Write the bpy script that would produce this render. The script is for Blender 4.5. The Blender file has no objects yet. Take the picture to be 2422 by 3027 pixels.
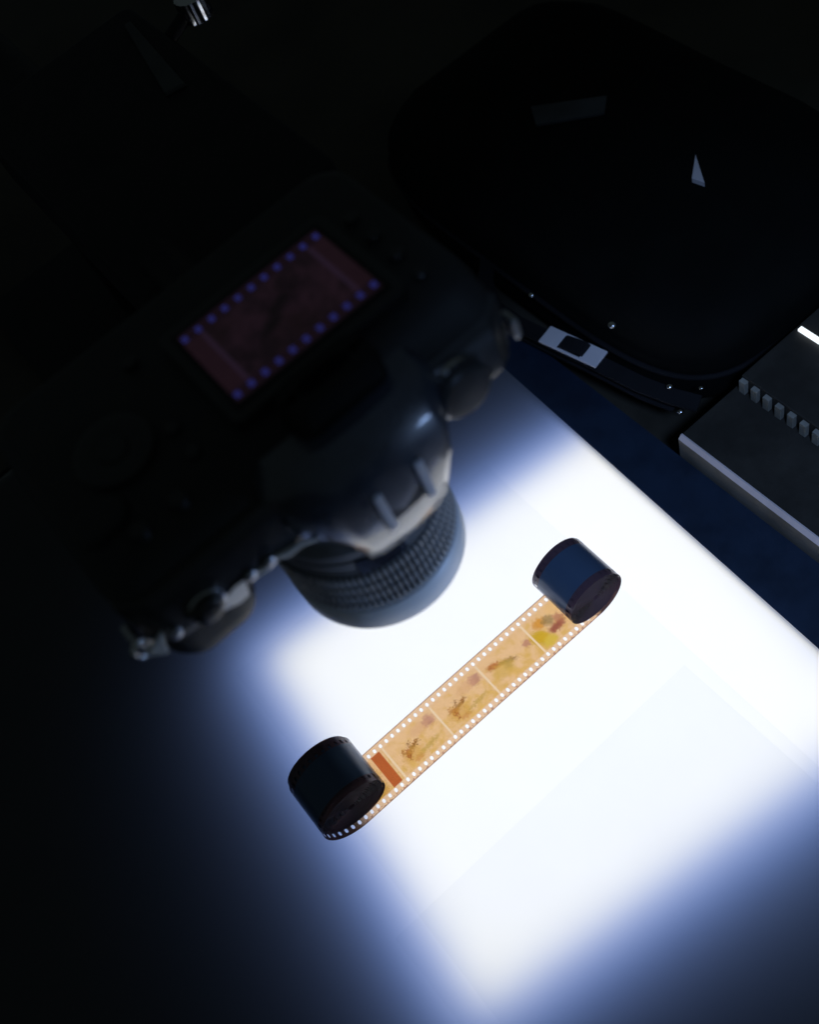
import bpy, bmesh, math, random
from mathutils import Vector, Matrix
random.seed(7)
S = 0.001                                    # all lengths below are millimetres
scene = bpy.context.scene
col = scene.collection

# ------------------------------------------------------------------ camera
cam_d = bpy.data.cameras.new("photo_camera")
cam = bpy.data.objects.new("photo_camera", cam_d); col.objects.link(cam)
RT = Matrix(((0.7550119984, 0.6402950869, -0.1413473875),
             (-0.6034017872, 0.5940774134, -0.5319570567),
             (-0.2566381995, 0.4869232267, 0.8348907748)))
cam.matrix_world = Matrix.Translation(Vector((-28.327, -271.515, 630.916)) * S) @ RT.to_4x4()
cam_d.sensor_fit = 'VERTICAL'; cam_d.sensor_height = 36.0; cam_d.lens = 38.839
cam_d.clip_start = 0.01; cam_d.clip_end = 50
cam_d.dof.use_dof = True; cam_d.dof.focus_distance = 0.655; cam_d.dof.aperture_fstop = 6.0
scene.camera = cam
scene.view_settings.view_transform = 'Standard'; scene.view_settings.look = 'None'
scene.view_settings.exposure = 0; scene.view_settings.gamma = 1
scene.view_settings.use_curve_mapping = False
scene.cycles.transparent_max_bounces = 48
scene.cycles.max_bounces = 8
scene.cycles.sample_clamp_indirect = 0.0

# ------------------------------------------------------------------ dark room, light box lamps and added fill spots
w = bpy.data.worlds.new("World"); scene.world = w; w.use_nodes = True
w.node_tree.nodes["Background"].inputs[0].default_value = (0.72, 0.95, 1, 1)
w.node_tree.nodes["Background"].inputs[1].default_value = 0.023

def lamp(name, kind, loc, target, energy, color, **kw):
    d = bpy.data.lights.new(name, kind); o = bpy.data.objects.new(name, d); col.objects.link(o)
    o.location = Vector(loc) * S
    o.rotation_euler = (Vector(target) - Vector(loc)).to_track_quat('-Z', 'Y').to_euler()
    d.energy = energy; d.color = color
    for k, v in kw.items(): setattr(d, k, v)
    return o
# panel lamp inside the light box; blue lamp added to tint its falloff
PCX, PCY, PW, PH, LZ = 66.0, -29.5, 276.0, 256.0, -23.0
PROT = math.radians(-7)
white_lamp = lamp("light_box_lamp", 'AREA', (PCX, PCY, LZ), (PCX, PCY, 100), 0.205, (1.0, 0.82, 0.14),
                  shape='RECTANGLE', size=PW*S, size_y=PH*S, spread=math.radians(118))
blue_lamp = lamp("light_box_tint_lamp", 'AREA', (PCX, PCY, LZ-6), (PCX, PCY, 100), 0.385, (0.29, 0.45, 1.0),
                 shape='RECTANGLE', size=(PW+34)*S, size_y=(PH+34)*S, spread=math.radians(168))
for l in (white_lamp, blue_lamp): l.rotation_euler = (math.pi, 0, PROT)
# blue spot added to lift rolls and border on the right, like veiling haze
right_fill = lamp("right_fill_spot", 'SPOT', (0, -450, 800), (250, -60, 0), 13.0, (0.34, 0.54, 1.0),
            spot_size=math.radians(39), spot_blend=1.0, shadow_soft_size=0.05)

# blue spot added in front of the box to brighten the lens
lamp("lens_fill_spot", 'SPOT', (270, -380, 40), (28, -46, 232), 5.2, (0.36, 0.56, 1.0),
     spot_size=math.radians(17), spot_blend=1.0, shadow_soft_size=0.07)

# ------------------------------------------------------------------ materials
def new_mat(name):
    m = bpy.data.materials.new(name); m.use_nodes = True
    nt = m.node_tree; nt.nodes.clear()
    return m, nt
class N:
    """tiny expression helper over shader nodes"""
    def __init__(s, nt): s.nt = nt
    def node(s, t, **kw):
        n = s.nt.nodes.new(t)
        for k, v in kw.items(): setattr(n, k, v)
        return n
    def put(s, sock, v):
        if isinstance(v, (int, float)): sock.default_value = v
        elif isinstance(v, (tuple, list)):
            sock.default_value = tuple(v) + ((1,) if len(v) == 3 and sock.type == 'RGBA' else ())
        else: s.nt.links.new(v, sock)
    def m(s, op, a, b=0.0, c=0.0, clamp=False):
        n = s.node('ShaderNodeMath', operation=op, use_clamp=clamp)
        s.put(n.inputs[0], a); s.put(n.inputs[1], b); s.put(n.inputs[2], c)
        return n.outputs[0]
    def mix(s, f, a, b, blend='MIX'):
        n = s.node('ShaderNodeMix', data_type='RGBA', blend_type=blend)
        s.put(n.inputs[0], f); s.put(n.inputs[6], a); s.put(n.inputs[7], b)
        return n.outputs[2]
    def noise(s, vec, scale, detail=3, rough=.55):
        n = s.node('ShaderNodeTexNoise')
        if vec is not None: s.put(n.inputs['Vector'], vec)
        n.inputs['Scale'].default_value = scale; n.inputs['Detail'].default_value = detail
        n.inputs['Roughness'].default_value = rough
        return n.outputs[0]
    def ramp(s, f, a, b):                      # smooth step a..b
        n = s.node('ShaderNodeMapRange', interpolation_type='SMOOTHSTEP')
        s.put(n.inputs[0], f); n.inputs[1].default_value = a; n.inputs[2].default_value = b
        return n.outputs[0]
def plastic(name, color, rough=0.45, spec=0.5, grain=0.0, gscale=900, metal=0.0, var=0.25, vscale=25, coat=0.0):
    m, nt = new_mat(name); n = N(nt)
    out = n.node('ShaderNodeOutputMaterial'); b = n.node('ShaderNodeBsdfPrincipled')
    tc = n.node('ShaderNodeTexCoord').outputs['Object']
    f = n.noise(tc, vscale, 5, .6)
    c = n.mix(n.ramp(f, .3, .7), tuple(v*(1-var) for v in color), tuple(min(1, v*(1+var)) for v in color))
    n.put(b.inputs['Base Color'], c)
    r = n.m('MULTIPLY_ADD', n.noise(tc, vscale*4, 4), .22, rough-.11)
    n.put(b.inputs['Roughness'], r)
    b.inputs['Metallic'].default_value = metal
    b.inputs['Specular IOR Level'].default_value = spec
    b.inputs['Coat Weight'].default_value = coat
    if grain:
        bp = n.node('ShaderNodeBump'); bp.inputs['Strength'].default_value = grain
        bp.inputs['Distance'].default_value = 0.0004
        n.put(bp.inputs['Height'], n.noise(tc, gscale, 2)); n.put(b.inputs['Normal'], bp.outputs[0])
    nt.links.new(b.outputs[0], out.inputs[0])
    return m
M = {}
M['body'] = plastic('camera_black_leatherette', (.022, .023, .024), .55, .4, .5, 900)
M['hump'] = plastic('camera_black_paint', (.045, .054, .075), .30, 1.0, .06, 2500, coat=.6)
M['shell'] = plastic('camera_black_shell', (.028, .029, .03), .34, .5, .12, 2500)
M['rubber'] = plastic('lens_rubber', (.30, .305, .31), .5, .5, .2, 2500)
M['barrel'] = plastic('lens_barrel_paint', (.17, .172, .18), .38, .6, .08, 3000)
M['rim'] = plastic('lens_rim_satin', (.78, .79, .80), .38, .7, .05, 3000, var=.06)
M['black'] = plastic('matt_black', (.010, .010, .011), .6, .3, .2, 800)
M['chrome'] = plastic('chrome', (.75, .76, .78), .16, .5, 0, metal=1.0, var=.05)
M['steel'] = plastic('brushed_steel', (.55, .56, .60), .34, .5, .1, 1500, metal=1.0, var=.1)
M['shoe'] = plastic('shoe_rail_metal', (.62, .64, .70), .42, .5, .0, metal=.5, var=.1)
M['navy'] = plastic('navy_border_paint', (.012, .024, .048), .5, .35, .15, 1200)
M['tray_in'] = plastic('tray_inside_black', (.01, .01, .012), .8, .1)
M['table'] = plastic('dark_table', (.045, .040, .030), .55, .3, .3, 60, var=.4, vscale=8)
M['device'] = plastic('device_dark_grey', (.036, .033, .028), .55, .3, .3, 900)
M['dev_side'] = plastic('device_side_grey', (.22, .20, .17), .5, .4, .1, 900)
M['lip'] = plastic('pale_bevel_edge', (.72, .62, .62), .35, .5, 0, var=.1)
M['fin'] = plastic('fin_grey', (.30, .29, .25), .5, .4, .0)
M['fabric'] = plastic('black_bag_fabric', (.004, .0045, .004), .85, .15, .6, 1400)
M['web'] = plastic('black_webbing', (.012, .012, .014), .8, .2, .8, 1800)
M['white'] = plastic('white_plastic', (.80, .76, .80), .4, .5, 0, var=.04)
M['patch'] = plastic('grey_patch', (.06, .066, .07), .6, .3, .2, 900)
M['glass'] = plastic('front_glass', (.004, .004, .006), .06, .7)

def sheet_mat():
    m, nt = new_mat('opal_acrylic'); n = N(nt)
    out = n.node('ShaderNodeOutputMaterial')
    tr = n.node('ShaderNodeBsdfTranslucent'); df = n.node('ShaderNodeBsdfDiffuse'); gl = n.node('ShaderNodeBsdfGlossy')
    tc = n.node('ShaderNodeTexCoord').outputs['Object']
    f = n.noise(tc, 14, 4)
    n.put(tr.inputs[0], n.mix(f, (.90, .90, .91), (.96, .96, .955)))
    df.inputs[0].default_value = (.30, .31, .32, 1)
    gl.inputs[0].default_value = (1, 1, 1, 1); gl.inputs[1].default_value = .45
    a = n.node('ShaderNodeMixShader'); a.inputs[0].default_value = .18
    nt.links.new(tr.outputs[0], a.inputs[1]); nt.links.new(df.outputs[0], a.inputs[2])
    b = n.node('ShaderNodeMixShader'); b.inputs[0].default_value = .012
    nt.links.new(a.outputs[0], b.inputs[1]); nt.links.new(gl.outputs[0], b.inputs[2])
    nt.links.new(b.outputs[0], out.inputs[0])
    return m
M['sheet'] = sheet_mat()

def clear_mat():
    m, nt = new_mat('clear_plastic_sheet'); n = N(nt)
    out = n.node('ShaderNodeOutputMaterial')
    tr = n.node('ShaderNodeBsdfTransparent'); tr.inputs[0].default_value = (.988, .991, .994, 1)
    gl = n.node('ShaderNodeBsdfGlossy'); gl.inputs[1].default_value = .2
    a = n.node('ShaderNodeMixShader'); a.inputs[0].default_value = .008
    nt.links.new(tr.outputs[0], a.inputs[1]); nt.links.new(gl.outputs[0], a.inputs[2])
    nt.links.new(a.outputs[0], out.inputs[0])
    return m
M['clear'] = clear_mat()

# colours the film passes are given as seen over the lit sheet, then divided by the sheet's light
SHEET = (0.86, 0.90, 0.98)
def lin(r, g, b):
    f = lambda v: (v/255/12.92 if v <= 10 else ((v/255+.055)/1.055)**2.4)
    return (f(r), f(g), f(b))
def dye(r, g, b):
    return tuple(min(.98, v/s) for v, s in zip(lin(r, g, b), SHEET))
def film_mat():
    m, nt = new_mat('colour_negative_film'); n = N(nt)
    out = n.node('ShaderNodeOutputMaterial')
    uv = n.node('ShaderNodeUVMap', uv_map='film').outputs[0]
    sp = n.node('ShaderNodeSeparateXYZ'); n.put(sp.inputs[0], uv)
    s0 = n.m('MULTIPLY', sp.outputs[0], 100); t0 = n.m('MULTIPLY', sp.outputs[1], 100)
    # ragged outlines for the photographed shapes
    wob = n.m('ADD', n.m('MULTIPLY_ADD', n.noise(uv, 48, 3, .7), 6.0, -3.0), n.m('MULTIPLY_ADD', n.noise(uv, 95, 3, .75), 7.0, -3.5))
    cm = n.node('ShaderNodeMapping'); cm.inputs['Location'].default_value = (3.1, 7.7, 0); n.put(cm.inputs[0], uv)
    wob2 = n.m('ADD', n.m('MULTIPLY_ADD', n.noise(cm.outputs[0], 52, 3, .7), 6.0, -3.0), n.m('MULTIPLY_ADD', n.noise(cm.outputs[0], 105, 3, .75), 7.0, -3.5))
    s = n.m('ADD', s0, wob); t = n.m('ADD', t0, wob2)
    base = dye(232, 192, 146); yel = dye(222, 180, 104)
    f = n.m('ADD', n.noise(uv, 16, 4), n.m('MULTIPLY', t0, -.008))
    c = n.mix(n.ramp(f, .40, .72), base, yel)
    def blob(c, u, v, ru, rv, colr, k, ang=0.0):
        ca, sa = math.cos(ang), math.sin(ang)
        du = n.m('SUBTRACT', s, u); dv = n.m('SUBTRACT', t, v)
        a = n.m('DIVIDE', n.m('ADD', n.m('MULTIPLY', du, ca), n.m('MULTIPLY', dv, sa)), ru)
        b = n.m('DIVIDE', n.m('SUBTRACT', n.m('MULTIPLY', dv, ca), n.m('MULTIPLY', du, sa)), rv)
        d = n.m('ADD', n.m('MULTIPLY', a, a), n.m('MULTIPLY', b, b))
        g = n.m('MULTIPLY', n.m('SUBTRACT', 1, n.ramp(d, .35, 1.7)), k)
        return n.mix(g, c, dye(*colr))
    for o in (-38, 0):                          # two alike pictures
        c = blob(c, o+32, 5.8, 4.2, 3.4, (180, 126, 118), .75)
        c = blob(c, o+25, 6, 7, 3.5, (214, 165, 125), .45)
        c = blob(c, o+10.5, -1.6, 2.6, 2.2, (165, 80, 36), 1.0, .5)
        c = blob(c, o+16, 0.0, 4.5, 1.3, (150, 100, 45), .95, .35)
        c = blob(c, o+12, -4, 7, 4, (208, 160, 78), .6)
        c = blob(c, o+9.6, -4.6, .9, 2.6, (160, 84, 40), .9)
        c = blob(c, o+7.8, .6, 2.2, .8, (170, 110, 50), .8, .9)
        c = blob(c, o+13.5, 2.2, .8, 2.4, (140, 100, 55), .8, -.5)
        c = blob(c, o+14, -8.5, 3.5, 1.6, (200, 135, 70), .6)
        c = blob(c, o+24, -6.5, 9, 1.4, (190, 158, 72), .65, .12)
    c = blob(c, 46.5, 3.8, 5, 2.2, (180, 105, 45), .85, -.25)
    c = blob(c, 55, .5, 6, 1.7, (135, 100, 62), .75, -.35)
    c = blob(c, 54, -1.5, 3, 2.5, (160, 138, 100), .7)
    c = blob(c, 50, -2, 8, 5, (206, 168, 70), .6)
    c = blob(c, 71.5, .8, 3, 2.4, (180, 122, 112), .75)
    c = blob(c, 79.5, -2.5, 6, 5, (206, 168, 38), .95, -.5)
    c = blob(c, 83.5, -8.5, 5, 3.5, (214, 184, 70), .9)
    c = blob(c, 85.5, 5.0, 4.5, 3.5, (212, 150, 62), .95)
    c = blob(c, 91, 2.8, 4, 3.5, (150, 125, 80), .8)
    c = blob(c, 92, -4, 5.5, 2.6, (150, 76, 62), .9)
    c = blob(c, 97, -1.5, 3, 5, (165, 95, 75), .7)
    c = blob(c, 100, 8, 7, 5, (232, 188, 120), .6)
    # dense blocked-out strip at the start of the roll, and olive picture beyond it
    blk = n.m('MULTIPLY', n.ramp(s0, -47.6, -47.1), n.m('SUBTRACT', 1, n.ramp(s0, -40.9, -40.5)))
    c = n.mix(blk, c, dye(186, 98, 52))
    c = n.mix(n.m('MULTIPLY', n.m('SUBTRACT', 1, n.ramp(s, -52, -47.5)), .75), c, dye(200, 150, 62))
    # light film base: between the frames and outside the picture height
    ph = n.m('FRACT', n.m('DIVIDE', n.m('ADD', s0, 380.75), 38))
    gap = n.m('SUBTRACT', 1, n.ramp(ph, .030, .040))
    c = n.mix(gap, c, dye(240, 212, 180))
    at = n.m('ABSOLUTE', t0)
    c = n.mix(n.ramp(at, 12.0, 12.25), c, dye(234, 200, 166))
    # edge printing: small dark ticks along the lower rim, thin dark outer edge
    tick = n.m('GREATER_THAN', n.noise(uv, 55, 0), .56)
    low = n.m('MULTIPLY', n.m('GREATER_THAN', n.m('MULTIPLY', t0, -1), 15.8), tick)
    c = n.mix(n.m('MULTIPLY', low, .7), c, dye(168, 120, 105))
    c = n.mix(n.m('MULTIPLY', n.ramp(at, 16.7, 17.2), .75), c, dye(150, 112, 92))
    # rolled-up ends: denser colour, and the mask for their painted haze
    dens_haze = n.m('MULTIPLY', n.m('ADD', n.ramp(s0, 112, 122), n.m('SUBTRACT', 1, n.ramp(s0, -84, -66))),
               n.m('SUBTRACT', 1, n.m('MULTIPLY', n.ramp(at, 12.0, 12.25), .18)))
    c = n.mix(dens_haze, c, n.mix(1.0, c, (.30, .22, .16), 'MULTIPLY'))
    c = n.mix(n.m('MULTIPLY', n.ramp(n.noise(uv, 120, 4, .8), .35, .75), .22), c, n.mix(1.0, c, (.62, .50, .36), 'MULTIPLY'))
    # the light crosses two skins of the film
    sq = n.node('ShaderNodeGamma'); n.put(sq.inputs[0], c); sq.inputs[1].default_value = .5
    tr = n.node('ShaderNodeBsdfTransparent'); n.put(tr.inputs[0], sq.outputs[0])
    df = n.node('ShaderNodeBsdfDiffuse'); n.put(df.inputs[0], n.mix(n.ramp(at, 12.0, 12.6), (.080, .135, .23), (.17, .10, .13)))  # veiling haze painted blue, glow through the perforations painted reddish on the margins
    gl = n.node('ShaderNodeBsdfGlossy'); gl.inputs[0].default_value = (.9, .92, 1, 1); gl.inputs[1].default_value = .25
    a = n.node('ShaderNodeMixShader'); n.put(a.inputs[0], n.m('MULTIPLY_ADD', dens_haze, .76, .05))
    # painted haze lies on the rolled ends; picture areas stay nearly clear
    tl = n.node('ShaderNodeBsdfTranslucent'); tl.inputs[0].default_value = (.5, .16, .10, 1)
    dt = n.node('ShaderNodeMixShader'); n.put(dt.inputs[0], n.m('MULTIPLY', n.ramp(at, 12.0, 12.25), .06))
    nt.links.new(df.outputs[0], dt.inputs[1]); nt.links.new(tl.outputs[0], dt.inputs[2])
    nt.links.new(tr.outputs[0], a.inputs[1]); nt.links.new(dt.outputs[0], a.inputs[2])
    fr = n.node('ShaderNodeFresnel'); fr.inputs[0].default_value = 1.48
    b = n.node('ShaderNodeMixShader'); n.put(b.inputs[0], fr.outputs[0])
    nt.links.new(a.outputs[0], b.inputs[1]); nt.links.new(gl.outputs[0], b.inputs[2])
    nt.links.new(b.outputs[0], out.inputs[0])
    return m
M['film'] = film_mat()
M['film_edge'] = plastic('film_cut_edge', (.014, .014, .018), .5, .3)

def screen_mat():
    """rear screen live view: one negative frame with its perforations, glowing dimly"""
    m, nt = new_mat('screen_live_view'); n = N(nt)
    out = n.node('ShaderNodeOutputMaterial')
    uv = n.node('ShaderNodeUVMap', uv_map='film').outputs[0]
    sp = n.node('ShaderNodeSeparateXYZ'); n.put(sp.inputs[0], uv)
    x = n.m('MULTIPLY', sp.outputs[0], 100); y = n.m('MULTIPLY', sp.outputs[1], 100)   # film mm
    f = n.noise(uv, 9, 5, .7)
    c = n.mix(n.ramp(f, .35, .65), lin(27, 20, 26), lin(49, 33, 44))
    g = n.noise(uv, 5, 3)
    c = n.mix(n.m('MULTIPLY', n.ramp(g, .5, .7), .7), c, lin(22, 17, 17))
    for u, v, ru, rv, k in ((-3, -1, 4.5, 2.2, .9), (1.5, 2.0, 5, 1.5, .8), (-9, -6, 4, 4, .6), (9, 5, 5, 4, .5)):
        a = n.m('DIVIDE', n.m('SUBTRACT', x, u), ru); b = n.m('DIVIDE', n.m('SUBTRACT', n.m('MULTIPLY_ADD', x, -.35, y), v), rv)
        d = n.m('ADD', n.m('ADD', n.m('MULTIPLY', a, a), n.m('MULTIPLY', b, b)), n.m('MULTIPLY_ADD', f, 3.0, -1.5))
        c = n.mix(n.m('MULTIPLY', n.m('SUBTRACT', 1, n.ramp(d, .3, 1.6)), k), c, lin(20, 17, 20))
    # frame bars left and right
    for x0, x1 in ((-19.6, -18.2), (19.0, 20.4)):
        b = n.m('MULTIPLY', n.m('GREATER_THAN', x, x0), n.m('LESS_THAN', x, x1))
        c = n.mix(n.m('MULTIPLY', b, .75), c, lin(60, 44, 66))
    ends = n.m('GREATER_THAN', n.m('ABSOLUTE', n.m('ADD', x, -.4)), 20.0)
    c = n.mix(n.m('MULTIPLY', ends, .8), c, lin(46, 29, 38))
    ay = n.m('ABSOLUTE', y)
    c = n.mix(n.ramp(ay, 12.0, 12.5), c, lin(34, 22, 32))
    # perforations
    ph = n.m('ABSOLUTE', n.m('SUBTRACT', n.m('FRACT', n.m('DIVIDE', n.m('ADD', x, 200*4.75+2.375), 4.75)), .5))
    hole = n.m('MULTIPLY', n.m('LESS_THAN', ph, .17), n.m('LESS_THAN', n.m('ABSOLUTE', n.m('SUBTRACT', ay, 14.085)), 1.1))
    c = n.mix(hole, c, lin(54, 58, 142))
    c = n.mix(n.m('GREATER_THAN', ay, 16.6), c, (.0006, .0008, .001))
    inside = n.m('LESS_THAN', n.m('ABSOLUTE', x), 25.2)
    c = n.mix(inside, (.0004, .0005, .0006), c)
    em = n.node('ShaderNodeEmission'); n.put(em.inputs[0], c); em.inputs[1].default_value = .40
    gl = n.node('ShaderNodeBsdfGlossy'); gl.inputs[1].default_value = .15
    b = n.node('ShaderNodeMixShader'); b.inputs[0].default_value = .04
    nt.links.new(em.outputs[0], b.inputs[1]); nt.links.new(gl.outputs[0], b.inputs[2])
    nt.links.new(b.outputs[0], out.inputs[0])
    return m
M['screen'] = screen_mat()
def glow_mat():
    m, nt = new_mat('edge_glow_line'); n = N(nt)
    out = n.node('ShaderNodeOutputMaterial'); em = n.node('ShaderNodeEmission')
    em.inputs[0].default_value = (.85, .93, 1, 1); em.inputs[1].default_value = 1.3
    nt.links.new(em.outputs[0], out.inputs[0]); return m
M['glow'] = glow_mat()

# ------------------------------------------------------------------ mesh helpers
def link(name, bm, mat, parent=None, smooth=None, bevel=0.0, seg=2):
    bmesh.ops.recalc_face_normals(bm, faces=bm.faces)
    bmesh.ops.scale(bm, vec=(S, S, S), verts=bm.verts)
    me = bpy.data.meshes.new(name); bm.to_mesh(me); bm.free()
    me.materials.append(mat)
    o = bpy.data.objects.new(name, me); col.objects.link(o)
    if parent: o.parent = parent
    if smooth is not None:
        me.shade_smooth()
        me.set_sharp_from_angle(angle=math.radians(smooth))
    if bevel:
        md = o.modifiers.new('bevel', 'BEVEL'); md.width = bevel*S; md.segments = seg
        md.limit_method = 'ANGLE'; md.angle_limit = math.radians(35); md.harden_normals = False
    return o
def box(bm, x0, x1, y0, y1, z0, z1, rot=None, about=None):
    v = [bm.verts.new((x, y, z)) for z in (z0, z1) for y in (y0, y1) for x in (x0, x1)]
    for f in ((0, 2, 3, 1), (4, 5, 7, 6), (0, 1, 5, 4), (2, 6, 7, 3), (0, 4, 6, 2), (1, 3, 7, 5)):
        bm.faces.new([v[i] for i in f])
    if rot is not None: bmesh.ops.rotate(bm, verts=v, cent=about, matrix=rot)
    return v
def prism(bm, pts, z0, z1):
    """outline in x,y, extruded along z"""
    a = [bm.verts.new((x, y, z0)) for x, y in pts]; b = [bm.verts.new((x, y, z1)) for x, y in pts]
    bm.faces.new(a[::-1]); bm.faces.new(b); k = len(pts)
    for i in range(k): bm.faces.new((a[i], a[(i+1) % k], b[(i+1) % k], b[i]))
    return a+b
def loft(bm, rings, cap=True):
    R = [[bm.verts.new(p) for p in r] for r in rings]; k = len(R[0])
    for i in range(len(R)-1):
        for j in range(k): bm.faces.new((R[i][j], R[i][(j+1) % k], R[i+1][(j+1) % k], R[i+1][j]))
    if cap: bm.faces.new(R[0][::-1]); bm.faces.new(R[-1])
    return R
def lathe(bm, prof, axis='Z', c=(0, 0, 0), k=64, caps=True):
    """prof: (radius, along); axis Z or Y through c"""
    rings = []
    for r, h in prof:
        ring = []
        for i in range(k):
            a = 2*math.pi*i/k
            if axis == 'Z': ring.append((c[0]+r*math.cos(a), c[1]+r*math.sin(a), c[2]+h))
            elif axis == 'Y': ring.append((c[0]+r*math.cos(a), c[1]+h, c[2]+r*math.sin(a)))
            else: ring.append((c[0]+h, c[1]+r*math.cos(a), c[2]+r*math.sin(a)))
        rings.append(ring)
    loft(bm, rings, caps)
def rounded(x0, x1, y0, y1, r, k=5):
    pts = []
    for cx, cy, a0 in ((x1-r, y1-r, 0), (x0+r, y1-r, 90), (x0+r, y0+r, 180), (x1-r, y0+r, 270)):
        for i in range(k+1):
            a = math.radians(a0+90*i/k); pts.append((cx+r*math.cos(a), cy+r*math.sin(a)))
    return pts
def tube(bm, path, r, k=10, cap=True):
    P = [Vector(p) for p in path]; rings = []; up = Vector((.3, .2, 1)).normalized()
    for i, p in enumerate(P):
        d = (P[min(i+1, len(P)-1)]-P[max(i-1, 0)]).normalized()
        a = d.cross(up).normalized(); b = a.cross(d)
        rr = r[i] if isinstance(r, (list, tuple)) else r
        rings.append([tuple(p+a*rr*math.cos(2*math.pi*j/k)+b*rr*math.sin(2*math.pi*j/k)) for j in range(k)])
    loft(bm, rings, cap)
def band(bm, path, width, thick, side):
    """flat webbing along a path; side = width direction at each point"""
    P = [Vector(p) for p in path]; rings = []
    for i, p in enumerate(P):
        d = (P[min(i+1, len(P)-1)]-P[max(i-1, 0)]).normalized()
        s = Vector(side[i] if isinstance(side, list) else side); s = (s-d*s.dot(d)).normalized(); nn = s.cross(d)
        rings.append([tuple(p+s*a*width/2+nn*b*thick/2) for a, b in ((-1, -1), (1, -1), (1, 1), (-1, 1))])
    loft(bm, rings)
def thing(name, label, cat, loc=(0, 0, 0), group=None):
    o = bpy.data.objects.new(name, None); col.objects.link(o)
    o.empty_display_size = .02
    o['label'] = label; o['category'] = cat
    if group: o['group'] = group
    return o

# ------------------------------------------------------------------ the table
TZ = -46.0
bm = bmesh.new(); box(bm, -900, 1100, -700, 1500, TZ-30, TZ)
o = link('table_top', bm, M['table'], bevel=2); o['kind'] = 'structure'

# ------------------------------------------------------------------ light box
lb = thing('light_box', 'glowing light box with white opal sheet and dark navy border under the film', 'light box')
TX0, TX1, TY0, TY1 = -452.0, 231.0, -352.0, 412.0
bm = bmesh.new()
box(bm, TX0, TX1, TY0, TY1, TZ+.5, TZ+3)                         # floor
zt = -3.6
box(bm, TX0, -432, TY0, TY1, TZ+3.2, zt-1.4); box(bm, 222, TX1, TY0, TY1, TZ+3.2, zt-1.4)
box(bm, -431.8, 221.8, TY0, -336, TZ+3.2, zt-1.4); box(bm, -431.8, 221.8, 397, TY1, TZ+3.2, zt-1.4)
link('tray', bm, M['tray_in'], lb)
edge = lambda y: 196 + (y-33)*.0415
bm = bmesh.new(); prism(bm, [(edge(TY0)-1.5, TY0), (TX1+1.5, TY0), (TX1+1.5, TY1), (edge(TY1)-1.5, TY1)], zt-1.2, zt)
link('border', bm, M['navy'], lb)
bm = bmesh.new(); prism(bm, [(TX0, TY0), (-430, TY0), (-430, TY1), (TX0, TY1)], zt-1.2, zt)
link('border', bm, M['navy'], lb)
bm = bmesh.new(); box(bm, PCX-PW/2, PCX+PW/2, PCY-PH/2, PCY+PH/2, LZ-14, LZ-8, Matrix.Rotation(PROT, 3, 'Z'), Vector((PCX, PCY, LZ)))
link('panel_housing', bm, M['tray_in'], lb)
# opal sheet: top skin and rim, open below; its right edge sits a little askew
q = [(-436, -340), (edge(-340), -340), (edge(402), 402), (-436, 402)]
bm = bmesh.new()
top = [bm.verts.new((x, y, 0)) for x, y in q]; lo = [bm.verts.new((x, y, -3.3)) for x, y in q]
bm.faces.new(top)
for i in range(4): bm.faces.new((lo[i], lo[(i+1) % 4], top[(i+1) % 4], top[i]))
link('diffuser_sheet', bm, M['sheet'], lb)

# loose clear sleeves under the film
for k, (pts, lab) in enumerate((
        (((-84, -300), (137, -300), (139, 120), (-80, 122)), 'large clear plastic sheet lying flat on the glowing box beneath the film'),
        (((-100, -79.5), (129, -76), (131, -262), (-98, -266)), 'smaller clear plastic sheet overlapping the large one, clear of the film strip'))):
    bm = bmesh.new(); prism(bm, pts, .06+.14*k, .14+.14*k)
    o = link('clear_sheet', bm, M['clear']); o['label'] = lab; o['category'] = 'plastic sheet'

# ------------------------------------------------------------------ film strip with two curled ends
PITCH = 4.75
CXR, RR, CXL, RL = 117.0, 20.3, -72.0, 23.2
FZ = 0.55
def spiral(r0, dr, turns):
    """table of arc length -> (angle, radius) from the bottom of the coil"""
    out = [(0.0, 0.0, r0)]; a = 0.0; L = 0.0; da = .01
    while a < turns*2*math.pi:
        r = r0-dr*a/(2*math.pi)
        L += r*da; a += da; out.append((L, a, r))
    return out
TR, TL = spiral(RR, .95, 20.0), spiral(RL, 1.05, 20.6)
def lookup(tab, L):
    lo, hi = 0, len(tab)-1
    while hi-lo > 1:
        m = (lo+hi)//2
        if tab[m][0] <= L: lo = m
        else: hi = m
    k = (L-tab[lo][0])/max(1e-9, tab[hi][0]-tab[lo][0])
    return tab[lo][1]+k*(tab[hi][1]-tab[lo][1]), tab[lo][2]+k*(tab[hi][2]-tab[lo][2])
def path(s, t):
    if s > CXR:
        a, r = lookup(TR, s-CXR); e = .25*math.sin(a*1.7)*min(1, a)
        return CXR+(r+e)*math.sin(a), FZ+RR-(r+e)*math.cos(a)
    if s < CXL:
        a, r = lookup(TL, CXL-s); e = .3*math.sin(a*1.3+1)*min(1, a)
        return CXL-(r+e)*math.sin(a), FZ+RL-(r+e)*math.cos(a)
    return s, FZ+.35*math.sin((s-CXL)/(CXR-CXL)*math.pi)**2*(t/17.5)**2
film = thing('film_strip', 'strip of orange colour negative film with both ends curled into dark rolls', 'film strip')
bm = bmesh.new(); uvl = bm.loops.layers.uv.new('film'); cache = {}
tc = [-17.5, -15.48, -14.88, -13.29, -12.69, -4, 4, 12.69, 13.29, 14.88, 15.48, 17.5]
sc = [0, 1.385, 1.985, 2.765, 3.365]
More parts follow.
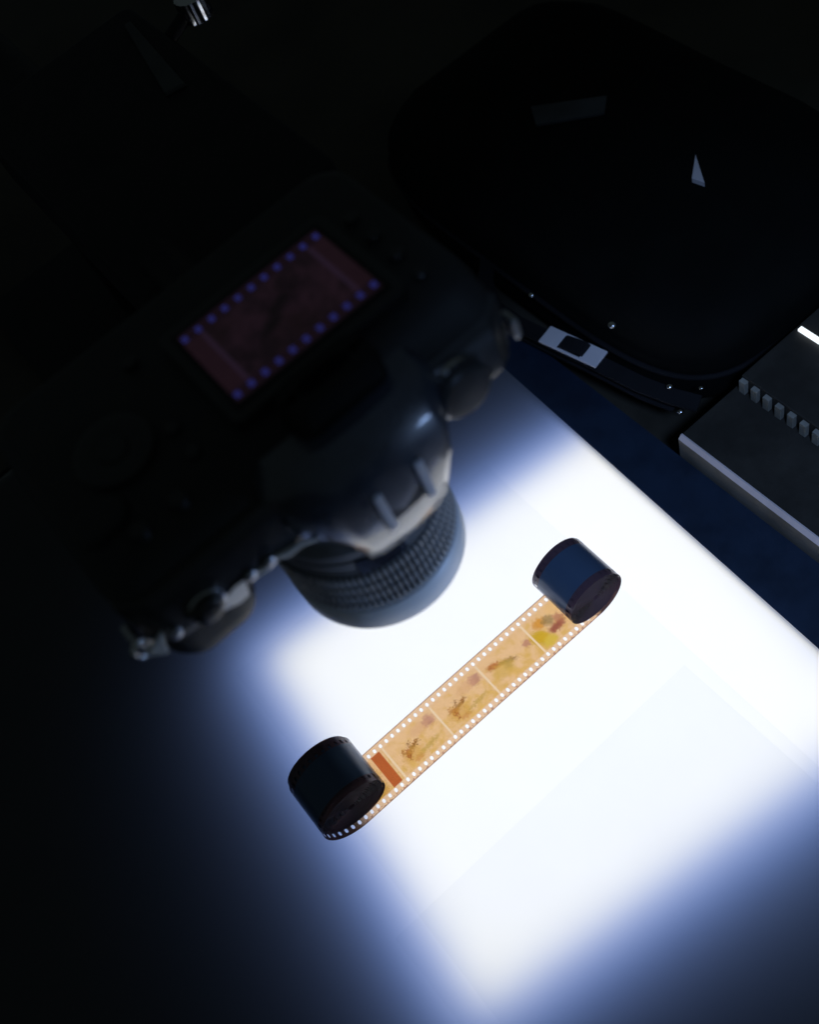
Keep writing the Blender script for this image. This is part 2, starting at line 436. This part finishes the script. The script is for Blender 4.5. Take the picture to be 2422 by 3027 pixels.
def fv(s, t):
    k = (round(s, 3), t)
    if k not in cache:
        x, z = path(s, t)
        yy = t
        if s > CXR: yy = t + 1.6*min(1, lookup(TR, s-CXR)[0]/6.28)
        if s < CXL: yy = t + 4.4*min(1, lookup(TL, CXL-s)[0]/6.28)**1.3
        v = bm.verts.new((x, yy, z)); cache[k] = (v, (s, t))
    return cache[k]
def face(*ks):
    vs = [fv(*k) for k in ks]
    f = bm.faces.new([v[0] for v in vs])
    for lp, v in zip(f.loops, vs): lp[uvl].uv = (v[1][0]/100, v[1][1]/100)
n0 = int((CXL-TL[-1][0])/PITCH)+1; n1 = int((CXR+TR[-1][0])/PITCH)-1
for c in range(n0, n1):
    s_ = [c*PITCH-2.375+v for v in sc]+[(c+1)*PITCH-2.375]
    for i in range(5):
        for j in range(11):
            a, b, lo_, hi_ = s_[i], s_[i+1], tc[j], tc[j+1]
            row = (1, 2, 3) if j in (1, 2, 3) else (7, 8, 9) if j in (7, 8, 9) else None
            if row and i in (1, 2, 3):
                mid = j == row[1]; first = j == row[0]
                if mid or i == 2: continue                       # the perforation
                if i == 1 and first: face((a, lo_), (b, lo_), (a, hi_))
                elif i == 1: face((a, lo_), (b, hi_), (a, hi_))
                elif first: face((a, lo_), (b, lo_), (b, hi_))
                else: face((b, lo_), (b, hi_), (a, hi_))
                continue
            face((a, lo_), (b, lo_), (b, hi_), (a, hi_))
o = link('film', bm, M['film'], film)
md = o.modifiers.new('thickness', 'SOLIDIFY'); md.thickness = .16*S; md.offset = 0; md.material_offset_rim = 1
o.data.materials.append(M['film_edge'])

# ------------------------------------------------------------------ the copying camera
dc = thing('camera', 'black interchangeable lens camera pointing down at the film with its rear screen lit', 'camera')
AX, AY = 21.8, -6.5                             # lens axis
BX0, BX1, BY0, BY1 = -72.0, 99.0, -45.0, 60.0
# body: rounded slab
bm = bmesh.new()
def body_ring(z, ins, topin=0):
    return [(x, y, z) for x, y in rounded(BX0+ins, BX1-ins, BY0+ins+topin, BY1-ins, 13, 6)]
loft(bm, [body_ring(304, 4), body_ring(306, 1.2), body_ring(309, 0), body_ring(326, 0), body_ring(338, .6, 2.5), body_ring(346, 2.5, 8), body_ring(349, 7, 14)])
link('body', bm, M['body'], dc, smooth=40)
# top plate: shoulder skin a little proud of the body
bm = bmesh.new()
def plate(z, g=0.0, yy=-46.2):
    return [(x, y, z) for x, y in ((BX0+10, yy+g), (BX1-10, yy+g), (BX1-1+.6, yy+8), (BX1-2, -30), (BX0+2, -30), (BX0+1-.6, yy+8))]
loft(bm, [plate(308.6, 1.5), plate(310.5), plate(330), plate(337, 2)])
link('top_plate', bm, M['shell'], dc, smooth=40, bevel=1.2)
# hand grip bulging forward on the shutter side
bm = bmesh.new()
def grip_ring(z, g):
    return [(x, y, z) for x, y in rounded(-70+g*1.2, -30-g, -43+g, 52-g, 11, 6)]
loft(bm, [grip_ring(279, 9), grip_ring(281, 5), grip_ring(285, 2.2), grip_ring(292, .4), grip_ring(307, 0)])
link('grip', bm, M['body'], dc, smooth=45)
# sloping shelf with the shutter button
bm = bmesh.new()
loft(bm, [[(-54, -43.5, 310), (-40.5, -43.5, 308.4), (-36.7, -43.5, 309.5), (-32.8, -43.5, 309), (-34.6, -41, 296.5), (-39.2, -41, 296), (-54.2, -43, 306.5)],
          [(-54, -46.4, 313), (-40.8, -47, 313.5), (-36.8, -47.4, 315.5), (-32.4, -47.4, 314.6), (-34.6, -45.4, 302.8), (-39.2, -45, 302), (-54.2, -46, 311)]])
link('shutter_shelf', bm, M['rim'], dc, smooth=30, bevel=1.2, seg=3)
bm = bmesh.new(); lathe(bm, [(6.2, 1), (6.2, -1.5), (5.2, -2.6), (3.0, -3.0)], 'Y', (-48, -48, 317), 32)
link('shutter_button', bm, M['shell'], dc, smooth=40)
bm = bmesh.new(); lathe(bm, [(7.6, 2), (7.6, -.2), (6.6, -.6)], 'Y', (-48, -47.2, 317), 32)
link('button_collar', bm, M['chrome'], dc, smooth=40)
for bx_, bz in ((-30, 314), (-22, 313), (-62, 316)):
    bm = bmesh.new(); lathe(bm, [(2.4, 1), (2.4, -1.2), (1.6, -1.7)], 'Y', (bx_, -46.6, bz), 20)
    link('top_button', bm, M['steel'], dc, smooth=40)
bm = bmesh.new(); tube(bm, [(-30, -46, 311.5), (-24, -46.4, 311.2), (-18.5, -46.6, 311.6), (-15, -46.8, 309.8), (-9, -47.2, 309.2), (-3, -48.2, 306)], [1.3, 1.7, 1.2, 1.7, 1.2, .6], 10)
link('trim_strip', bm, M['rim'], dc, smooth=60)
# mode dial on the far shoulder
bm = bmesh.new(); k = 48; rings = []
for r, h in ((11, 2), (11, -5.6), (10.2, -6.6), (7.5, -6.9)):
    rings.append([(69+(r*(1.03 if i % 2 and r > 10.5 else 1))*math.cos(2*math.pi*i/k), -46.4+h,
                   322+(r*(1.03 if i % 2 and r > 10.5 else 1))*math.sin(2*math.pi*i/k)) for i in range(k)])
loft(bm, rings); dial = link('mode_dial', bm, M['shell'], dc, smooth=30)
bm = bmesh.new(); lathe(bm, [(11.9, -.2), (12.2, 1.2), (11.9, 2.0), (9, 2.2)], 'Y', (69, -47.6, 322), 48)
link('dial_ring', bm, M['chrome'], dial, smooth=40)
bm = bmesh.new(); bmesh.ops.create_uvsphere(bm, u_segments=20, v_segments=12, radius=3.2)
bmesh.ops.scale(bm, vec=(1.3, .8, .8), verts=bm.verts); bmesh.ops.translate(bm, vec=(61.5, -49, 316), verts=bm.verts)
link('dial_glint_bump', bm, M['chrome'], dial, smooth=60)  # chrome bump added to give the dial its glint
# prism housing with its overhanging front lip
def hump_ring(z, hl, hr, tl, tr, ytop, ybase=-38):
    cx = 28
    pts = [(hl, ybase), (hl+1.5, -45.5), (tl-3, ytop+2.2), (tl+2, ytop), (cx, ytop-.9), (tr-2, ytop), (tr+3, ytop+2.2), (hr-1.5, -45.5), (hr, ybase)]
    return [(x, y, z) for x, y in pts]
bm = bmesh.new()
loft(bm, [hump_ring(265.5, 14, 41, 17, 38, -43.5, -34), hump_ring(267, 11.5, 44, 14, 41, -46.5, -35), hump_ring(271, 9.5, 46, 12.5, 43, -49.4, -36), hump_ring(278, 7.5, 48, 11.5, 44.5, -52.2),
          hump_ring(287, 3, 51, 10, 46, -54.9), hump_ring(297, -2, 55, 8, 48, -56.8),
          hump_ring(306, -8, 59, 6, 51, -57.4), hump_ring(322, -13, 64, 5, 54, -57.4), hump_ring(338, -12, 64, 8, 52, -55.5), hump_ring(348, -4, 58, 12, 46, -51)])
link('prism_housing', bm, M['hump'], dc, smooth=50)
# hot shoe
bm = bmesh.new(); box(bm, 18.0, 41.4, -57.9, -55, 297, 320)
shoe = link('hot_shoe', bm, M['shell'], dc, bevel=.4)
for x in (20.2, 39.0):
    bm = bmesh.new(); box(bm, x-1.9, x+1.9, -60.0, -58.0, 296.0, 319)
    link('rail', bm, M['shoe'], shoe, bevel=.9, seg=3)
# rear: screen, eyepiece, buttons
ucx, ucy, LZS = 36.0, 2.4, 355.0
bm = bmesh.new()
prism(bm, rounded(ucx-38, ucx+38, ucy-27.5, ucy+27.5, 4), 347.5, 354.4)
sf = link('screen_frame', bm, M['shell'], dc, bevel=.8)
bm = bmesh.new(); uvl = bm.loops.layers.uv.new('film')
m_ = 1.27; hw, hh = 33.8, 22.8
vs = [bm.verts.new((ucx+x, ucy+y, LZS)) for x, y in ((-hw, -hh), (hw, -hh), (hw, hh), (-hw, hh))]
vb = [bm.verts.new((ucx+x, ucy+y, LZS-.4)) for x, y in ((-hw, -hh), (hw, -hh), (hw, hh), (-hw, hh))]
fs = [bm.faces.new(vs)]+[bm.faces.new((vb[i], vb[(i+1) % 4], vs[(i+1) % 4], vs[i])) for i in range(4)]
for f in fs:
    for lp in f.loops:
        lp[uvl].uv = ((lp.vert.co.x-ucx)/m_/100, (lp.vert.co.y-ucy)/m_/100)
link('screen', bm, M['screen'], sf)
bm = bmesh.new()
loft(bm, [[(x, y, z) for x, y in rounded(30-w_, 30+w_, -44-h_, -30+h_, 6)] for w_, h_, z in ((19, 2, 346), (19, 2, 356), (17, .5, 361), (12, -3.5, 361), (11, -4.5, 352))])
ey = link('eyepiece', bm, M['black'], dc, smooth=40)
bm = bmesh.new(); prism(bm, rounded(20, 40, -41.5, -32.5, 2), 352.5, 353.5); link('eyepiece_glass', bm, M['glass'], ey)
for bx_, by_, r in ((-18, -18, 3), (-18, -4, 3), (-32, -30, 3.4), (-48, -30, 3.4), (-14, 34, 3), (82, -20, 3), (82, -6, 3), (82, 8, 3), (82, 22, 3)):
    bm = bmesh.new(); lathe(bm, [(r, 346.5), (r, 350.6), (r-.7, 351.2)], 'Z', (bx_, by_, 0), 20); link('rear_button', bm, M['shell'], dc, smooth=40)
bm = bmesh.new(); lathe(bm, [(15, 347), (15, 351.5), (13.5, 352.2), (6, 351.4), (5.5, 352.4), (2, 352.6)], 'Z', (-38, 4, 0), 40); link('control_dial', bm, M['shell'], dc, smooth=40)
bm = bmesh.new(); prism(bm, rounded(-66, -46, -24, -10, 6), 346, 352.5); link('thumb_rest', bm, M['body'], dc, bevel=1.5)
# strap lugs
for sx, x in ((-1, BX0-.3), (1, BX1+.3)):
    bm = bmesh.new(); box(bm, min(x, x+sx*3.2), max(x, x+sx*3.2), -42, -34, 312, 322)
    lg = link('strap_lug', bm, M['steel'], dc, bevel=1.1)
    if sx > 0: continue
    bm = bmesh.new()
    tube(bm, [(x+sx*(1.5+3.0*math.cos(a)), -44-1*math.cos(a), 318+4*math.sin(a)) for a in [2*math.pi*i/24 for i in range(25)]], 1.1, 8)
    link('lug_ring', bm, M['chrome'], lg, smooth=60)
# protective triangle on the grip side ring
bm = bmesh.new(); loft(bm, [[(-64.6, -47, 321.4), (-68.6, -47.4, 309.3), (-74.6, -47, 316.5)], [(-64.6, -45, 320.4), (-68.6, -45, 308.6), (-74.6, -45, 315.5)]])
link('strap_tab', bm, M['rim'], dc, bevel=.6)
# lens
def ring_prof(p): return [(r, z) for r, z in p]
bm = bmesh.new()
lathe(bm, [(30, 306), (33.5, 303), (33.5, 296), (35.5, 294.5), (35.5, 287), (36.2, 286.4), (36.2, 284.4), (35.4, 284), (35.4, 279), (38.4, 273), (38.4, 268.5),
           (37.8, 268.2), (37.8, 266.8), (38.6, 266.4), (38.6, 261.5), (38.0, 261.0), (38.0, 258.6), (38.4, 258.4), (38.4, 226.5),
           (39.4, 226.2), (39.4, 222), (30, 222)], 'Z', (AX, AY, 0), 128)
lens = link('lens', bm, M['barrel'], dc, smooth=25)
bm = bmesh.new()
lathe(bm, [(38.3, 226.6), (40.3, 226.2), (40.7, 225.2), (40.7, 211.2), (40.2, 209.6), (39.4, 209.0), (36.8, 209.0), (36.2, 211), (35.2, 218.5), (31, 221.4), (30.4, 223)], 'Z', (AX, AY, 0), 128, caps=False)
link('front_rim', bm, M['rim'], lens, smooth=30)
bm = bmesh.new(); lathe(bm, [(31, 221.6), (24, 220.0), (14, 218.9), (5, 218.5), (.5, 218.45)], 'Z', (AX, AY, 0), 64); link('front_element', bm, M['glass'], lens, smooth=60)
bm = bmesh.new(); pr = []
for i in range(13):
    a = math.radians(-118+i*32/12)
    pr.append([(AX+r*math.cos(a), AY+r*math.sin(a), z) for r, z in ((38.0, 256.5), (39.1, 257), (39.1, 267), (38.0, 267.5))])
loft(bm, pr); link('scale_window', bm, M['glass'], lens, smooth=30)
# rubber grip ring: rows of small raised pads
bm = bmesh.new()
NP = 94
for row, (z0, z1) in enumerate(((227.6, 234.0), (234.9, 241.3), (242.2, 248.6), (249.5, 255.9))):
    for i in range(NP):
        a0 = 2*math.pi*(i+.16)/NP; a1 = 2*math.pi*(i+.84)/NP
        def pt(r, a, z): return (AX+r*math.cos(a), AY+r*math.sin(a), z)
        g = .18*(a1-a0)
        loft(bm, [[pt(38.2, a0, z0), pt(38.2, a1, z0), pt(38.2, a1, z1), pt(38.2, a0, z1)],
                  [pt(40.2, a0+g, z0+.7), pt(40.2, a1-g, z0+.7), pt(40.2, a1-g, z1-.7), pt(40.2, a0+g, z1-.7)]])
o = link('grip_pads', bm, M['rubber'], lens)
bmb = bmesh.new(); lathe(bmb, [(38.42, 226.7), (38.55, 227), (38.55, 256.2), (38.42, 256.4)], 'Z', (AX, AY, 0), 128, caps=False)
link('grip_ring', bmb, M['black'], lens, smooth=40); o['kind'] = 'stuff'
bm = bmesh.new()
for i in range(120):
    a = 2*math.pi*i/120; b = a+2*math.pi*.55/120
    def pt(r, a, z): return (AX+r*math.cos(a), AY+r*math.sin(a), z)
    loft(bm, [[pt(35.3, a, 287.5), pt(35.3, b, 287.5), pt(35.3, b, 294), pt(35.3, a, 294)], [pt(36.3, a, 288), pt(36.3, b, 288), pt(36.3, b, 293.6), pt(36.3, a, 293.6)]])
o = link('zoom_ribs', bm, M['rubber'], lens); o['kind'] = 'stuff'

# ------------------------------------------------------------------ copy stand holding the camera
cs = thing('copy_stand', 'black copy stand arm and column holding the camera from behind', 'copy stand')
bm = bmesh.new(); prism(bm, rounded(2, 58, 61, 68, 1.5), 298, 320); link('mounting_plate', bm, M['black'], cs, bevel=1)
bm = bmesh.new(); lathe(bm, [(12, 68.3), (13, 72), (13, 92), (10, 96), (10, 130)], 'Y', (30, 0, 300), 40); link('ball_head', bm, M['black'], cs, smooth=40)
bm = bmesh.new(); prism(bm, rounded(12, 124, 118.4, 330, 8), 245, 289.6); link('clamp_block', bm, M['black'], cs, bevel=3, seg=3)
bm = bmesh.new(); loft(bm, [[(95, 237, 289.9), (107, 234, 289.9), (116, 311, 289.9), (111, 311, 289.9)], [(95.6, 238, 292), (106.4, 235, 292), (115.4, 310, 292), (111.6, 310, 292)]]); link('arm_cover', bm, M['patch'], cs, bevel=.6)
bm = bmesh.new(); k = 40; rings = []
for r, z in ((8.2, 287), (8.6, 288), (8.6, 300), (7.8, 301.4), (3, 302)):
    rings.append([(144+(r*(1.06 if i % 2 else 1))*math.cos(2*math.pi*i/k), 283+(r*(1.06 if i % 2 else 1))*math.sin(2*math.pi*i/k), z) for i in range(k)])
loft(bm, rings); link('clamp_knob', bm, M['chrome'], cs, smooth=25)
bm = bmesh.new(); tube(bm, [(122, 285, 284), (146, 285, 294)], 4.0, 16); link('knob_shaft', bm, M['black'], cs, smooth=40)
bm = bmesh.new(); tube(bm, [(52, 329, 268), (52, 471, 268)], 15, 28); link('arm', bm, M['black'], cs, smooth=40)
bm = bmesh.new(); prism(bm, rounded(22, 82, 470, 530, 10), 250, 300); link('column_clamp', bm, M['black'], cs, bevel=2)
bm = bmesh.new(); tube(bm, [(52, 500, TZ+18), (52, 500, 249.6)], 20, 32); link('column', bm, M['black'], cs, smooth=40)
bm = bmesh.new(); prism(bm, rounded(-60, 164, 420, 620, 20), TZ+.3, TZ+18); link('base_plate', bm, M['black'], cs, bevel=2)

# ------------------------------------------------------------------ stepped device beside the box
dv = thing('ribbed_device', 'dark grey stepped device with pale edge and ribbed side next to the navy border', 'device')
DY0, DY1 = -300.0, 31.0
bm = bmesh.new(); box(bm, 234, 600, DY0, DY1, TZ+.4, 13.6); link('side_block', bm, M['dev_side'], dv)
bm = bmesh.new()
loft(bm, [[(233.8, y, 13.7), (236.4, y, 16.4), (237.4, y, 16.4), (237.4, y, 13.7)] for y in (DY0, DY1)])
link('bevelled_edge', bm, M['lip'], dv)
bm = bmesh.new(); box(bm, 237.6, 600, DY0, DY1, 13.8, 16); link('lower_deck', bm, M['device'], dv, bevel=.3)
bm = bmesh.new(); box(bm, 288, 600, DY0, DY1-3, 16.2, 29.5); ud = link('upper_deck', bm, M['device'], dv, bevel=.8)
for i in range(20):
    y = 24.5-i*9.8
    bm = bmesh.new(); box(bm, 284.4, 287.9, y-2.5, y+2.5, 16.3, 28)
    link('fin', bm, M['fin'], dv, bevel=.3)
bm = bmesh.new(); box(bm, 335.5, 339, -120, 25, 29.7, 32); link('edge_glow_line', bm, M['glow'], dv, bevel=.4)  # emission put in to stand for a bright edge line

# ------------------------------------------------------------------ padded bag with strap
bag = thing('padded_bag', 'large black padded bag lying in the dark behind the ribbed device', 'bag')
bm = bmesh.new(); rings = []
nu, nv = 40, 20
spw = lambda c, e: math.copysign(abs(c)**e, c)
for j in range(1, nv):
    b = -math.pi/2+math.pi*j/nv; ring = []
    for i in range(nu):
        a = 2*math.pi*i/nu
        x = 374+116*spw(math.cos(b), .35)*spw(math.cos(a), .45); y = 232+192*spw(math.cos(b), .35)*spw(math.sin(a), .45)
        z = 5+50*spw(math.sin(b), .5)
        k_ = 1.8*math.sin(x*.06+y*.03)+1.2*math.sin(y*.09-x*.05)
        ring.append((x, y, z+k_*(.5+.5*math.sin(b))))
    rings.append(ring)
loft(bm, rings); link('bag_body', bm, M['fabric'], bag, smooth=70)
bm = bmesh.new(); pth = [(374+117.4*spw(math.cos(a), .45), 232+193.4*spw(math.sin(a), .45), 8) for a in [2*math.pi*i/60 for i in range(61)]]
tube(bm, pth, 2.2, 8); link('piping', bm, M['web'], bag, smooth=60)
bm = bmesh.new(); prism(bm, [(357, 302), (398, 262), (384, 250), (346, 284)], 54.5, 57.2); link('grey_patch', bm, M['patch'], bag, bevel=.4)
bm = bmesh.new(); prism(bm, [(391, 166), (373, 152), (375, 142)], 54, 58.5); link('white_tag', bm, M['white'], bag, bevel=.4)
for x, y, z, r in ((262, 118, 34, 3.4), (256, 60, 22, 2.2), (270, 46, 18, 1.6), (250, 190, 22, 2.4), (251, 46, 12, 2.2)):
    bm = bmesh.new(); bmesh.ops.create_uvsphere(bm, u_segments=16, v_segments=10, radius=r)
    bmesh.ops.scale(bm, vec=(1, 1, .7), verts=bm.verts); bmesh.ops.translate(bm, vec=(x, y, z), verts=bm.verts)
    link('rivet', bm, M['chrome'], bag, smooth=60)
# strap folded along the bag's side and over the border
pth = [(262, 40, 14), (254, 56, 16), (247, 78, 17), (242, 104, 17.5), (237, 130, 18), (232, 156, 18), (228, 184, 16), (230, 214, 10), (244, 240, 6), (262, 256, 8)]
bm = bmesh.new(); band(bm, pth, 12, 2.2, (1, .18, 0)); link('strap', bm, M['web'], bag, smooth=50)
bm = bmesh.new(); band(bm, [(p[0]+3, p[1], p[2]-12) for p in pth[1:-2]], 12, 2.2, (1, .18, .2)); link('strap_fold', bm, M['web'], bag, smooth=50)
rot = Matrix.Rotation(math.radians(12), 3, 'Z'); ctr = Vector((238, 133, 20))
bm = bmesh.new()
for a in ((230.5, 245.5, 110, 124.5), (230.5, 245.5, 143.5, 158), (230.5, 232.3, 124.6, 143.4), (243.7, 245.5, 124.6, 143.4)):
    box(bm, a[0], a[1], a[2], a[3], 19.6, 21.6, rot, ctr)
bk = link('buckle', bm, M['white'], bag, bevel=.5)
bm = bmesh.new(); band(bm, [(241.2, 122, 19.4), (240.4, 125.5, 22.6), (238, 133, 23.4), (236, 140.5, 22.6), (235, 144, 19.4)], 11, 1.6, (1, .2, 0)); link('strap_loop', bm, M['web'], bk)
